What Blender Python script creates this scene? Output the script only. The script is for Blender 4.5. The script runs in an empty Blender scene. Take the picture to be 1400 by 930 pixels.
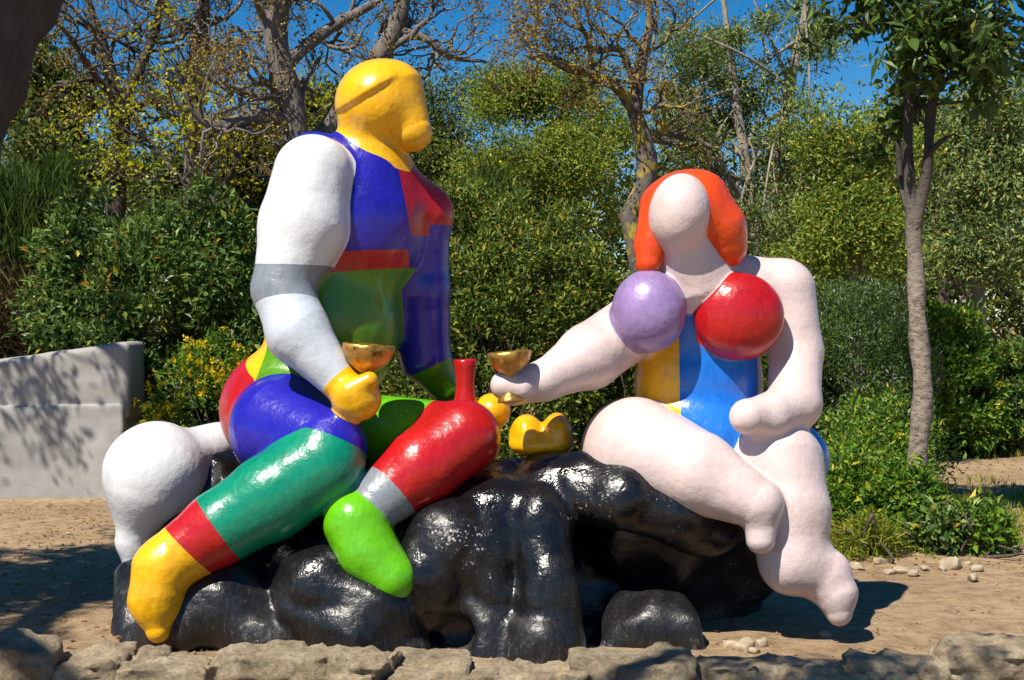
import bpy, math, random
import numpy as np
from mathutils import Vector

# ------------------------------------------------------------------ camera
S = bpy.context.scene
C = S.collection
FPX, HY, EYE = 1944.0, 433.0, 1.6          # focal length in photo pixels, horizon row, eye height
cam_d = bpy.data.cameras.new('camera'); cam = bpy.data.objects.new('camera', cam_d); C.objects.link(cam)
cam.location = (0, 0, EYE); cam.rotation_euler = (math.radians(90), 0, 0)
cam_d.sensor_width = 36; cam_d.lens = 36 * FPX / 1400; cam_d.shift_y = -(465 - HY) / 1400
cam_d.clip_start = 0.05; cam_d.clip_end = 2000
S.camera = cam
S.render.resolution_x = 1024; S.render.resolution_y = 680

# ------------------------------------------------------------------ sky, sun, exposure
SUN_EL, SUN_H = math.radians(54), Vector((-0.60, -0.80))      # sun stands to the front left
W = bpy.data.worlds.new('World'); S.world = W; W.use_nodes = True
nt = W.node_tree; bg = nt.nodes['Background']
sky = nt.nodes.new('ShaderNodeTexSky'); sky.sky_type = 'NISHITA'; sky.sun_disc = False
sky.sun_elevation = SUN_EL; sky.sun_rotation = math.atan2(SUN_H.x, SUN_H.y)
sky.altitude = 1500; sky.air_density = 1.0; sky.dust_density = 0.1; sky.ozone_density = 3.5
sat = nt.nodes.new('ShaderNodeHueSaturation'); sat.inputs['Saturation'].default_value = 1.45   # deep polarised blue, the whole sky alike
nt.links.new(sky.outputs[0], sat.inputs['Color']); nt.links.new(sat.outputs[0], bg.inputs[0]); bg.inputs[1].default_value = 0.07
sd = bpy.data.lights.new('sun', 'SUN'); sd.energy = 5.0; sd.angle = math.radians(0.5); sd.color = (1, 0.94, 0.83)
sun = bpy.data.objects.new('sun', sd); C.objects.link(sun)
h = SUN_H.normalized() * math.cos(SUN_EL)
SUN_DIR = Vector((h.x, h.y, math.sin(SUN_EL)))
sun.rotation_euler = SUN_DIR.to_track_quat('Z', 'Y').to_euler(); sun.location = SUN_DIR * 20
S.view_settings.view_transform = 'Standard'; S.view_settings.look = 'None'
S.view_settings.exposure = 0.6; S.view_settings.gamma = 1.0

# ------------------------------------------------------------------ helpers
def z_at(py, D): return EYE + (HY - py) / FPX * D
def P(px, py, D):
    return np.array([(px - 700) / FPX * D, D, EYE + (HY - py) / FPX * D])
def RP(r, D): return r * D / FPX

def tag(o, label=None, cat=None, group=None, kind=None):
    if label: o['label'] = label
    if cat: o['category'] = cat
    if group: o['group'] = group
    if kind: o['kind'] = kind
    return o
def thing(name, label, cat, loc=(0, 0, 0), group=None):
    o = bpy.data.objects.new(name, None); C.objects.link(o); o.location = loc; o.empty_display_size = .1
    return tag(o, label, cat, group)
def mesh_np(name, V, F, smooth=False):
    V = np.ascontiguousarray(V, dtype=np.float32); F = np.ascontiguousarray(F, dtype=np.int32)
    k = F.shape[1]; me = bpy.data.meshes.new(name)
    me.vertices.add(len(V)); me.vertices.foreach_set('co', V.ravel())
    me.loops.add(F.size); me.loops.foreach_set('vertex_index', F.ravel())
    me.polygons.add(len(F)); me.polygons.foreach_set('loop_start', np.arange(0, F.size, k, dtype=np.int32))
    me.polygons.foreach_set('use_smooth', np.full(len(F), smooth, dtype=bool))
    me.update(calc_edges=True); me.validate()
    return me
def link(name, me, mat, parent=None):
    o = bpy.data.objects.new(name, me); C.objects.link(o)
    if mat is not None and len(me.materials) == 0: me.materials.append(mat)
    if parent is not None:
        o.parent = parent
        l = parent.location; o.location = (-l.x, -l.y, -l.z) if parent.type == 'EMPTY' else (0, 0, 0)
    return o
rng = np.random.default_rng(11)
def unit(a): return a / np.maximum(np.linalg.norm(a, axis=-1, keepdims=True), 1e-9)

_tab = np.random.default_rng(5).random((32, 32, 32))
def vnoise(X, s=1.0, off=0.0):
    X = np.asarray(X) * s + off + 100.0
    i = np.floor(X).astype(int); f = X - i; f = f * f * (3 - 2 * f); i &= 31; j = (i + 1) & 31
    x0, y0, z0 = i[..., 0], i[..., 1], i[..., 2]; x1, y1, z1 = j[..., 0], j[..., 1], j[..., 2]
    fx, fy, fz = f[..., 0], f[..., 1], f[..., 2]
    a = _tab[x0, y0, z0] * (1 - fx) + _tab[x1, y0, z0] * fx
    b = _tab[x0, y1, z0] * (1 - fx) + _tab[x1, y1, z0] * fx
    c = _tab[x0, y0, z1] * (1 - fx) + _tab[x1, y0, z1] * fx
    d = _tab[x0, y1, z1] * (1 - fx) + _tab[x1, y1, z1] * fx
    return ((a * (1 - fy) + b * fy) * (1 - fz) + (c * (1 - fy) + d * fy) * fz) * 2 - 1

# ---- signed distance modelling: smooth unions of round cones and ellipsoids, meshed by surface nets
def rc(a, b):                         # round cone between two (px, py, depth, radius px)
    A, B = P(*a[:3]), P(*b[:3]); ra, rb = RP(a[3], a[2]), RP(b[3], b[2])
    def f(X):
        ab = B - A; t = np.clip((X - A) @ ab / max(ab @ ab, 1e-9), 0, 1)
        return np.linalg.norm(X - A - t[..., None] * ab, axis=-1) - (ra + (rb - ra) * t)
    return f
def chain(*pts):
    fs = [rc(pts[i], pts[i + 1]) for i in range(len(pts) - 1)]
    def f(X):
        d = fs[0](X)
        for g in fs[1:]: d = smin(d, g(X), 0.035)
        return d
    return f
def ell(c, rx, ry, rd, tilt=0.0):      # ellipsoid: half sizes in px across, px up and metres deep
    Cn = P(*c); r = np.array([RP(rx, c[2]), rd, RP(ry, c[2])]); ct, st = math.cos(tilt), math.sin(tilt)
    def f(X):
        q = X - Cn; x = q[..., 0] * ct - q[..., 2] * st; z = q[..., 0] * st + q[..., 2] * ct
        q = np.stack([x, q[..., 1], z], -1) / r
        k0 = np.linalg.norm(q, axis=-1); k1 = np.linalg.norm(q / r, axis=-1)
        return k0 * (k0 - 1) / np.maximum(k1, 1e-6)
    return f
def smin(a, b, k):
    hh = np.clip(0.5 + 0.5 * (b - a) / k, 0, 1)
    return b * (1 - hh) + a * hh - k * hh * (1 - hh)
def surface_nets(f, lo, hi, h):
    lo = np.asarray(lo, float); n = np.ceil((np.asarray(hi) - lo) / h).astype(int) + 1
    ax = [lo[i] + h * np.arange(n[i]) for i in range(3)]
    D = np.empty(n)
    for i in range(0, n[0], 16):
        g = np.stack(np.meshgrid(ax[0][i:i + 16], ax[1], ax[2], indexing='ij'), -1)
        D[i:i + 16] = f(g)
    s = D < 0
    cs = np.zeros(n - 1, int)
    corners = [(a, b, c) for a in (0, 1) for b in (0, 1) for c in (0, 1)]
    sl = lambda A, o: A[o[0]:n[0] - 1 + o[0], o[1]:n[1] - 1 + o[1], o[2]:n[2] - 1 + o[2]]
    for o in corners: cs += sl(s, o)
    cell = (cs > 0) & (cs < 8); idx = np.full(n - 1, -1); ii = np.argwhere(cell); idx[cell] = np.arange(len(ii))
    acc = np.zeros((len(ii), 3)); cnt = np.zeros(len(ii))
    for o in corners:
        for a in range(3):
            if o[a]: continue
            p = list(o); p[a] = 1
            d0 = sl(D, o)[cell]; d1 = sl(D, tuple(p))[cell]; m = (d0 < 0) != (d1 < 0)
            t = np.where(m, d0 / np.where(m, d0 - d1, 1), 0)
            q = np.tile(np.array(o, float), (len(ii), 1)); q[:, a] = t
            acc += q * m[:, None]; cnt += m
    V = lo + h * (ii + acc / cnt[:, None])
    Q = []
    for a in range(3):
        b, c = (a + 1) % 3, (a + 2) % 3
        s0 = np.take(s, range(0, n[a] - 1), a); s1 = np.take(s, range(1, n[a]), a)
        e = np.argwhere(s0 != s1)
        e = e[(e[:, b] > 0) & (e[:, c] > 0) & (e[:, b] < n[b] - 1) & (e[:, c] < n[c] - 1)]
        if not len(e): continue
        flip = ~s0[e[:, 0], e[:, 1], e[:, 2]]
        def at(db, dc):
            q = e.copy(); q[:, b] -= db; q[:, c] -= dc
            return idx[q[:, 0], q[:, 1], q[:, 2]]
        q = np.stack([at(1, 1), at(0, 1), at(0, 0), at(1, 0)], -1)
        q[flip] = q[flip][:, ::-1]; Q.append(q)
    Q = np.concatenate(Q); Q = Q[(Q >= 0).all(1)]
    return V, Q
def sdf_grad(f, V, e=0.004):
    g = np.empty_like(V)
    for a in range(3):
        d = np.zeros(3); d[a] = e
        g[:, a] = (f(V + d) - f(V - d)) / (2 * e)
    return g
def refine(f, V, it=2):
    for _ in range(it):
        g = sdf_grad(f, V); d = f(V)
        V = V - g * np.clip(d / np.maximum((g * g).sum(1), .2), -.02, .02)[:, None]
    return V
def sdf_mesh(name, f, lo, hi, h, relax=True):
    V, Q = surface_nets(f, lo, hi, h)
    if relax: V = refine(f, V)
    me = mesh_np(name, V, Q, True)
    return me
def split_by(V, T, L, F, labs, new):   # cut triangles of the given labels along F = 0, F < 0 gets the new label
    F = np.where(np.abs(F) < 1e-5, 1e-5, F); s = F < 0
    mk = np.isin(L, labs); St = s[T]; cn = St.sum(1)
    L = L.copy(); L[mk & (cn == 3)] = new
    mx = np.where(mk & (cn > 0) & (cn < 3))[0]
    if not len(mx): return V, T, L
    lone = np.where(cn[mx] == 1, St[mx].argmax(1), (~St[mx]).argmax(1)); r = np.arange(len(mx))
    a, b, c = T[mx][r, lone], T[mx][r, (lone + 1) % 3], T[mx][r, (lone + 2) % 3]
    E = np.concatenate([np.stack([a, b], 1), np.stack([a, c], 1)]); E.sort(1)
    U, inv = np.unique(E, axis=0, return_inverse=True); inv = inv.ravel()
    t = F[U[:, 0]] / (F[U[:, 0]] - F[U[:, 1]])
    NV = V[U[:, 0]] + (V[U[:, 1]] - V[U[:, 0]]) * t[:, None]
    k = len(V); ab, ac = k + inv[:len(mx)], k + inv[len(mx):]
    la = np.where(s[a], new, L[mx]); lb = np.where(s[a], L[mx], new)
    keep = np.ones(len(T), bool); keep[mx] = False
    T = np.concatenate([T[keep], np.stack([a, ab, ac], 1), np.stack([ab, b, c], 1), np.stack([ab, c, ac], 1)])
    L = np.concatenate([L[keep], la, lb, lb])
    return np.concatenate([V, NV]), T, L

# ------------------------------------------------------------------ materials
def mat(name):
    m = bpy.data.materials.new(name); m.use_nodes = True
    return m, m.node_tree, m.node_tree.nodes['Principled BSDF']
def nd(t, typ, **kw):
    n = t.nodes.new(typ)
    for k, v in kw.items():
        if k in ('scale', 'detail', 'rough'): n.inputs[{'scale': 'Scale', 'detail': 'Detail', 'rough': 'Roughness'}[k]].default_value = v
        else: setattr(n, k, v)
    return n
def ramp(t, src, stops):
    r = t.nodes.new('ShaderNodeValToRGB'); e = r.color_ramp.elements
    while len(e) < len(stops): e.new(0.5)
    for x, (p, c) in zip(e, stops): x.position = p; x.color = (*c, 1)
    t.links.new(src, r.inputs[0]); return r
def bump(t, src, bs, strength, dist=0.02, chain_n=None):
    b = t.nodes.new('ShaderNodeBump'); b.inputs['Strength'].default_value = strength; b.inputs['Distance'].default_value = dist
    t.links.new(src, b.inputs['Height'])
    if chain_n: t.links.new(chain_n.outputs[0], b.inputs['Normal'])
    t.links.new(b.outputs[0], bs.inputs['Normal']); return b
def objco(t): return t.nodes.new('ShaderNodeTexCoord').outputs['Object']

def paint(name, col, rough=0.24, wear=0.35):
    """hand-brushed gloss paint over an uneven cast shell"""
    m, t, b = mat(name); co = objco(t)
    n1 = nd(t, 'ShaderNodeTexNoise', scale=5.0, detail=5.0, rough=.6); t.links.new(co, n1.inputs[0])
    n2 = nd(t, 'ShaderNodeTexNoise', scale=14.0, detail=6.0, rough=.7); t.links.new(co, n2.inputs[0])
    mp = nd(t, 'ShaderNodeMapping'); mp.inputs['Scale'].default_value = (22, 22, 9); t.links.new(co, mp.inputs[0])
    n3 = nd(t, 'ShaderNodeTexNoise', scale=1.6, detail=4.0, rough=.7); t.links.new(mp.outputs[0], n3.inputs[0])
    d = tuple(c * (.78 if min(col) < .3 else .95) for c in col); l = tuple(min(1, c * 1.04 + .008) for c in col)
    r = ramp(t, n3.outputs[0], [(.25, d), (.5, col), (.8, l)])
    chips = nd(t, 'ShaderNodeTexNoise', scale=55.0, detail=3.0, rough=.6); t.links.new(co, chips.inputs[0])
    cr = ramp(t, chips.outputs[0], [(.70, (0, 0, 0)), (.735, (1, 1, 1))])
    mm = nd(t, 'ShaderNodeMath', operation='MULTIPLY'); mm.inputs[1].default_value = wear
    t.links.new(cr.outputs[0], mm.inputs[0])
    mx = nd(t, 'ShaderNodeMix', data_type='RGBA'); t.links.new(mm.outputs[0], mx.inputs[0])
    t.links.new(r.outputs[0], mx.inputs[6]); mx.inputs[7].default_value = (.16, .14, .12, 1)
    fz = nd(t, 'ShaderNodeTexNoise', scale=2.3, detail=7.0, rough=.7); t.links.new(co, fz.inputs[0])
    fr = ramp(t, fz.outputs[0], [(.36, (.74, .72, .70)) if min(col) < .3 else (.36, (.80, .77, .75)), (.5, (1, 1, 1)), (.7, (1.0, 1.0, 1.0))])
    fm = nd(t, 'ShaderNodeMix', data_type='RGBA', blend_type='MULTIPLY'); fm.inputs[0].default_value = .8
    t.links.new(mx.outputs[2], fm.inputs[6]); t.links.new(fr.outputs[0], fm.inputs[7])
    t.links.new(fm.outputs[2], b.inputs['Base Color'])
    rr = nd(t, 'ShaderNodeMapRange'); rr.inputs[3].default_value = rough - .07; rr.inputs[4].default_value = rough + .18
    t.links.new(n2.outputs[0], rr.inputs[0]); t.links.new(rr.outputs[0], b.inputs['Roughness'])
    b.inputs['Coat Weight'].default_value = .2; b.inputs['Coat Roughness'].default_value = .12
    b1 = bump(t, n1.outputs[0], b, .28, .05); bump(t, n2.outputs[0], b, .035, .02, b1)
    return m
def leafmat(name, stops, rough=.42, transl=.3, k=1.45):
    stops = [(p_, tuple(min(.6, c_ * k * w_) for c_, w_ in zip(c3, (1.10, 1.0, .58)))) for p_, c3 in stops]
    m, t, b = mat(name)
    g = nd(t, 'ShaderNodeNewGeometry'); r = ramp(t, g.outputs['Random Per Island'], stops)
    t.links.new(r.outputs[0], b.inputs['Base Color']); b.inputs['Roughness'].default_value = rough
    b.inputs['Specular IOR Level'].default_value = .3
    tr = nd(t, 'ShaderNodeBsdfTranslucent'); hs = nd(t, 'ShaderNodeHueSaturation')
    hs.inputs['Value'].default_value = 1.5; hs.inputs['Hue'].default_value = .485
    t.links.new(r.outputs[0], hs.inputs['Color']); t.links.new(hs.outputs[0], tr.inputs[0])
    mx = nd(t, 'ShaderNodeMixShader'); mx.inputs[0].default_value = transl
    t.links.new(b.outputs[0], mx.inputs[1]); t.links.new(tr.outputs[0], mx.inputs[2])
    t.links.new(mx.outputs[0], t.nodes['Material Output'].inputs[0])
    return m
def bark(name, dark, light, scale=7.0, lichen=None):
    m, t, b = mat(name); co = objco(t)
    mp = nd(t, 'ShaderNodeMapping'); mp.inputs['Scale'].default_value = (1, 1, .28); t.links.new(co, mp.inputs[0])
    n = nd(t, 'ShaderNodeTexNoise', scale=scale * 3, detail=8.0, rough=.7); t.links.new(mp.outputs[0], n.inputs[0])
    v = nd(t, 'ShaderNodeTexVoronoi', scale=scale * 5, feature='DISTANCE_TO_EDGE'); t.links.new(mp.outputs[0], v.inputs[0])
    r = ramp(t, n.outputs[0], [(.3, dark), (.68, light)])
    out = r.outputs[0]
    if lichen:
        ln = nd(t, 'ShaderNodeTexNoise', scale=6.0, detail=5.0); t.links.new(co, ln.inputs[0])
        lr = ramp(t, ln.outputs[0], [(.5, (0, 0, 0)), (.6, (1, 1, 1))])
        mx = nd(t, 'ShaderNodeMix', data_type='RGBA'); t.links.new(lr.outputs[0], mx.inputs[0])
        t.links.new(out, mx.inputs[6]); mx.inputs[7].default_value = (*lichen, 1); out = mx.outputs[2]
    t.links.new(out, b.inputs['Base Color']); b.inputs['Roughness'].default_value = .9
    b1 = bump(t, v.outputs[0], b, .6, .02); bump(t, n.outputs[0], b, .8, .02, b1)
    return m

M = {}
M['yellow'] = paint('yellow_paint', (.84, .43, .004)); M['blue'] = paint('blue_paint', (.016, .012, .33))
M['teal'] = paint('teal_paint', (.003, .22, .125)); M['lime'] = paint('lime_paint', (.11, .42, .004))
M['green'] = paint('green_paint', (.085, .25, .005)); M['red'] = paint('red_paint', (.43, .007, .008))
M['white'] = paint('white_paint', (.62, .63, .64), .35); M['grey'] = paint('grey_paint', (.20, .22, .25), .3)
M['pale'] = paint('pale_grey_paint', (.50, .54, .60), .32); M['skin'] = paint('pink_white_paint', (.63, .50, .475), .36, .25)
M['orange'] = paint('orange_paint', (.74, .065, .003)); M['lilac'] = paint('lilac_paint', (.30, .20, .42), .3)
M['sky'] = paint('bright_blue_paint', (.012, .15, .60))

m, t, b = mat('black_gloss_paint'); co = objco(t)
n1 = nd(t, 'ShaderNodeTexNoise', scale=3.0, detail=6.0, rough=.65); t.links.new(co, n1.inputs[0])
n2 = nd(t, 'ShaderNodeTexNoise', scale=62.0, detail=5.0, rough=.7); t.links.new(co, n2.inputs[0])
mpz = nd(t, 'ShaderNodeMapping'); mpz.inputs['Scale'].default_value = (1, 1, .45); t.links.new(co, mpz.inputs[0])
n4 = nd(t, 'ShaderNodeTexNoise', scale=48.0, detail=8.0, rough=.8); t.links.new(mpz.outputs[0], n4.inputs[0])
ge = nd(t, 'ShaderNodeNewGeometry')
th = nd(t, 'ShaderNodeMath', operation='MULTIPLY_ADD'); t.links.new(n1.outputs[0], th.inputs[0]); th.inputs[1].default_value = 1.3
t.links.new(n2.outputs[0], th.inputs[2])
th2 = nd(t, 'ShaderNodeMapRange'); th2.inputs[1].default_value = 1.50; th2.inputs[2].default_value = 1.53
sz = nd(t, 'ShaderNodeSeparateXYZ'); t.links.new(co, sz.inputs[0]); hz = nd(t, 'ShaderNodeMath', operation='MULTIPLY_ADD'); t.links.new(sz.outputs[2], hz.inputs[0]); hz.inputs[1].default_value = .16
t.links.new(th.outputs[0], hz.inputs[2]); t.links.new(hz.outputs[0], th2.inputs[0]); ch = th2
du = nd(t, 'ShaderNodeMath', operation='MULTIPLY_ADD'); t.links.new(n1.outputs[0], du.inputs[0]); du.inputs[1].default_value = .5
t.links.new(n4.outputs[0], du.inputs[2])
dr = ramp(t, du.outputs[0], [(.72, (.005, .005, .0065)), (.95, (.017, .016, .016)), (1.0, (.10, .088, .07))])
mx = nd(t, 'ShaderNodeMix', data_type='RGBA'); t.links.new(ch.outputs[0], mx.inputs[0]); t.links.new(dr.outputs[0], mx.inputs[6])
mx.inputs[7].default_value = (.42, .40, .36, 1); t.links.new(mx.outputs[2], b.inputs['Base Color'])
rr = ramp(t, n1.outputs[0], [(.38, (.14,) * 3), (.66, (.40,) * 3)])
lo_ = nd(t, 'ShaderNodeMapRange'); lo_.inputs[1].default_value = .55; lo_.inputs[2].default_value = .05; lo_.inputs[3].default_value = 0; lo_.inputs[4].default_value = .14; t.links.new(sz.outputs[2], lo_.inputs[0])
ra = nd(t, 'ShaderNodeMath', operation='ADD'); t.links.new(rr.outputs[0], ra.inputs[0]); t.links.new(lo_.outputs[0], ra.inputs[1]); t.links.new(ra.outputs[0], b.inputs['Roughness'])
dd_ = nd(t, 'ShaderNodeMath', operation='MULTIPLY_ADD'); t.links.new(lo_.outputs[0], dd_.inputs[0]); dd_.inputs[1].default_value = .75; t.links.new(du.outputs[0], dd_.inputs[2]); t.links.new(dd_.outputs[0], dr.inputs[0])
b1 = bump(t, n1.outputs[0], b, .4, .06); bump(t, n2.outputs[0], b, .10, .012, b1); M['rock'] = m

m, t, b = mat('worn_gold'); co = objco(t)
n1 = nd(t, 'ShaderNodeTexNoise', scale=16.0, detail=6.0, rough=.7); t.links.new(co, n1.inputs[0])
r = ramp(t, n1.outputs[0], [(.34, (.10, .045, .012)), (.5, (.50, .27, .06)), (.72, (.66, .42, .13))]); t.links.new(r.outputs[0], b.inputs['Base Color'])
b.inputs['Metallic'].default_value = .75; b.inputs['Roughness'].default_value = .36; bump(t, n1.outputs[0], b, .3, .02); M['gold'] = m

m, t, b = mat('limestone'); co = objco(t)
n1 = nd(t, 'ShaderNodeTexNoise', scale=6.0, detail=8.0, rough=.68); t.links.new(co, n1.inputs[0])
n2 = nd(t, 'ShaderNodeTexNoise', scale=45.0, detail=6.0, rough=.7); t.links.new(co, n2.inputs[0])
n3 = nd(t, 'ShaderNodeTexVoronoi', scale=9.0, feature='DISTANCE_TO_EDGE'); t.links.new(co, n3.inputs[0])
oi = nd(t, 'ShaderNodeObjectInfo')
r = ramp(t, n1.outputs[0], [(.3, (.20, .15, .09)), (.5, (.44, .335, .20)), (.7, (.57, .47, .32))])
hs = nd(t, 'ShaderNodeHueSaturation'); t.links.new(r.outputs[0], hs.inputs['Color'])
q = nd(t, 'ShaderNodeMapRange'); q.inputs[3].default_value = .72; q.inputs[4].default_value = 1.15; t.links.new(oi.outputs['Random'], q.inputs[0])
t.links.new(q.outputs[0], hs.inputs['Value']); hs.inputs['Saturation'].default_value = .95
sp = ramp(t, n2.outputs[0], [(.32, (.55, .55, .55)), (.55, (1, 1, 1))])
ml = nd(t, 'ShaderNodeMix', data_type='RGBA', blend_type='MULTIPLY'); ml.inputs[0].default_value = 1
t.links.new(hs.outputs[0], ml.inputs[6]); t.links.new(sp.outputs[0], ml.inputs[7]); t.links.new(ml.outputs[2], b.inputs['Base Color'])
b.inputs['Roughness'].default_value = .92; cr_ = nd(t, 'ShaderNodeTexMusgrave') if False else nd(t, 'ShaderNodeTexNoise', scale=16.0, detail=9.0, rough=.75); t.links.new(co, cr_.inputs[0])
b1 = bump(t, n1.outputs[0], b, .8, .05); b2 = bump(t, cr_.outputs[0], b, 1.0, .03, b1); bump(t, n2.outputs[0], b, .9, .012, b2); M['stone'] = m

m, t, b = mat('rendered_concrete'); co = objco(t)
n1 = nd(t, 'ShaderNodeTexNoise', scale=2.2, detail=7.0, rough=.65); t.links.new(co, n1.inputs[0])
n2 = nd(t, 'ShaderNodeTexNoise', scale=60.0, detail=5.0, rough=.7); t.links.new(co, n2.inputs[0])
r = ramp(t, n1.outputs[0], [(.3, (.25, .24, .225)), (.6, (.36, .35, .33)), (.8, (.41, .40, .38))]); t.links.new(r.outputs[0], b.inputs['Base Color'])
b.inputs['Roughness'].default_value = .9; bump(t, n2.outputs[0], b, .4, .01); M['concrete'] = m

m, t, b = mat('bare_earth'); co = objco(t)
n1 = nd(t, 'ShaderNodeTexNoise', scale=.7, detail=8.0, rough=.62); t.links.new(co, n1.inputs[0])
n2 = nd(t, 'ShaderNodeTexNoise', scale=9.0, detail=9.0, rough=.7); t.links.new(co, n2.inputs[0])
n3 = nd(t, 'ShaderNodeTexVoronoi', scale=42.0); t.links.new(co, n3.inputs[0])
r = ramp(t, n2.outputs[0], [(.3, (.19, .122, .062)), (.5, (.37, .255, .14)), (.72, (.48, .36, .22))])
r2 = ramp(t, n1.outputs[0], [(.35, (.70, .66, .62)), (.65, (1, 1, 1))])
ml = nd(t, 'ShaderNodeMix', data_type='RGBA', blend_type='MULTIPLY'); ml.inputs[0].default_value = 1
t.links.new(r.outputs[0], ml.inputs[6]); t.links.new(r2.outputs[0], ml.inputs[7]); t.links.new(ml.outputs[2], b.inputs['Base Color'])
b.inputs['Roughness'].default_value = .95; b1 = bump(t, n3.outputs[0], b, .35, .01); bump(t, n2.outputs[0], b, .9, .04, b1); M['earth'] = m

G = lambda *s: list(s)
M['laurel'] = leafmat('laurel_leaf', [(0, (.022, .050, .018)), (.45, (.048, .10, .036)), (.85, (.10, .165, .055)), (.975, (.15, .20, .045)), (.985, (.40, .30, .03)), (1, (.34, .12, .03))], .46, .25)
M['hedge'] = leafmat('hedge_leaf', [(0, (.022, .048, .012)), (.5, (.055, .098, .022)), (.85, (.13, .18, .036)), (.95, (.24, .26, .06)), (1, (.28, .19, .06))], .48, .3)
M['olive'] = leafmat(k=1.9, name='olive_leaf', stops=[(0, (.03, .055, .026)), (.5, (.070, .110, .055)), (.9, (.14, .18, .09)), (1, (.24, .24, .08))], rough=.5, transl=.25)
M['ever'] = leafmat('evergreen_leaf', [(0, (.020, .038, .014)), (.5, (.048, .078, .024)), (.9, (.105, .14, .038)), (1, (.2, .18, .05))], .45, .25)
M['ygreen'] = leafmat(k=1.9, name='yellow_green_leaf', stops=[(0, (.035, .07, .018)), (.5, (.08, .125, .03)), (.9, (.15, .19, .04)), (1, (.28, .25, .05))], rough=.45, transl=.35)
M['yellowleaf'] = leafmat('fresh_yellow_leaf', [(0, (.18, .26, .015)), (.6, (.40, .46, .03)), (1, (.55, .52, .05))], .45, .45, k=1.0)
M['bud'] = leafmat('oak_bud', [(0, (.06, .04, .02)), (.5, (.16, .12, .04)), (1, (.28, .24, .05))], .6, .3)
M['broom'] = leafmat('broom_stem', [(0, (.012, .028, .010)), (.6, (.03, .065, .018)), (1, (.08, .12, .03))], .5, .25)
M['dry'] = leafmat('dry_twig', [(0, (.05, .04, .025)), (.6, (.11, .09, .06)), (1, (.2, .17, .1))], .8, .1, k=1.0)
M['litter'] = leafmat('dead_leaf', [(0, (.10, .05, .025)), (.5, (.22, .12, .05)), (1, (.38, .26, .13))], .8, .15, k=1.0)
M['rosemary'] = leafmat('rosemary_leaf', [(0, (.018, .045, .014)), (.5, (.045, .09, .03)), (.93, (.085, .15, .05)), (.96, (.2, .2, .42)), (1, (.3, .3, .5))], .5, .2)
M['flower'] = leafmat('yellow_flower', [(0, (.62, .38, .005)), (1, (.80, .55, .01))], .6, .3, k=1.0)
M['glossleaf'] = leafmat('dark_gloss_leaf', [(0, (.018, .04, .016)), (.5, (.035, .07, .022)), (.93, (.06, .11, .025)), (1, (.22, .20, .03))], .42, .25)
M['lush'] = leafmat('lush_leaf', [(0, (.025, .07, .012)), (.5, (.06, .14, .022)), (.9, (.13, .22, .03)), (1, (.35, .30, .04))], .46, .32)
M['grass'] = leafmat('grass_blade', [(0, (.05, .10, .015)), (.6, (.13, .19, .03)), (1, (.30, .27, .07))], .6, .35)
M['bark_grey'] = bark('grey_oak_bark', (.06, .05, .045), (.22, .19, .165)); M['bark_dark'] = bark('dark_oak_bark', (.022, .017, .014), (.075, .06, .05), 4)
M['bark_lichen'] = bark('lichen_oak_bark', (.045, .037, .03), (.17, .14, .12), 7, (.34, .24, .03)); M['bark_pale'] = bark('pale_smooth_bark', (.14, .115, .09), (.36, .31, .25), 5)
M['twig'] = bark('brown_twig', (.035, .027, .022), (.13, .10, .08), 9)
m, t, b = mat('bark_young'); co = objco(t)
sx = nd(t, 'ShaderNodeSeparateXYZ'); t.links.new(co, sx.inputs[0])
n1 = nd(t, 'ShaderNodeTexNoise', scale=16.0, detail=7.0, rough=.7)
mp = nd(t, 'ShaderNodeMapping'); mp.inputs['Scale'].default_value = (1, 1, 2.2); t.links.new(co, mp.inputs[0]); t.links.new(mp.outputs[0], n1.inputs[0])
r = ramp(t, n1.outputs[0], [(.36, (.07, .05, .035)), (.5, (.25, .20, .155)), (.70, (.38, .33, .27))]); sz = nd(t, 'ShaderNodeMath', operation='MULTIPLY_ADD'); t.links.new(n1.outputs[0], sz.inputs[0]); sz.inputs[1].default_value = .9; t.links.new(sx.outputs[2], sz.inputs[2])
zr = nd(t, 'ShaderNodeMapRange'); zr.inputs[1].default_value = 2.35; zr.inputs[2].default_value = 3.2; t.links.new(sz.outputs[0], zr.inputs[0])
mx = nd(t, 'ShaderNodeMix', data_type='RGBA'); t.links.new(zr.outputs[0], mx.inputs[0]); t.links.new(r.outputs[0], mx.inputs[6]); mx.inputs[7].default_value = (.045, .034, .027, 1)  # upper limbs turn darker: dark bark plus crown shade put into the colour
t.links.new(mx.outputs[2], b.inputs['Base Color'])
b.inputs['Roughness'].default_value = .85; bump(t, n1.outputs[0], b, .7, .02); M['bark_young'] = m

# ------------------------------------------------------------------ ground
nx, ny = 150, 170
gx = np.sign(np.linspace(-1, 1, nx)) * np.abs(np.linspace(-1, 1, nx)) ** 2.2 * 260
gy = np.concatenate([np.linspace(-40, 3, 15), np.linspace(3.4, 16, 90), np.linspace(16.6, 40, 40), np.linspace(50, 600, 25)])
X, Y = np.meshgrid(gx, gy, indexing='ij')
def ground_z(x, y):
    p = np.stack([x, y, np.zeros_like(x)], -1)
    return .018 * vnoise(p, .9) + .010 * vnoise(p, 2.7, 7.) + .006 * vnoise(p, 7., 3.)
V = np.stack([X, Y, ground_z(X, Y)], -1).reshape(-1, 3)
I = np.arange(nx * len(gy)).reshape(nx, -1)
Q = np.stack([I[:-1, :-1], I[1:, :-1], I[1:, 1:], I[:-1, 1:]], -1).reshape(-1, 4)
ground = tag(link('ground', mesh_np('ground', V, Q, True), M['earth']), kind='structure')

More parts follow.
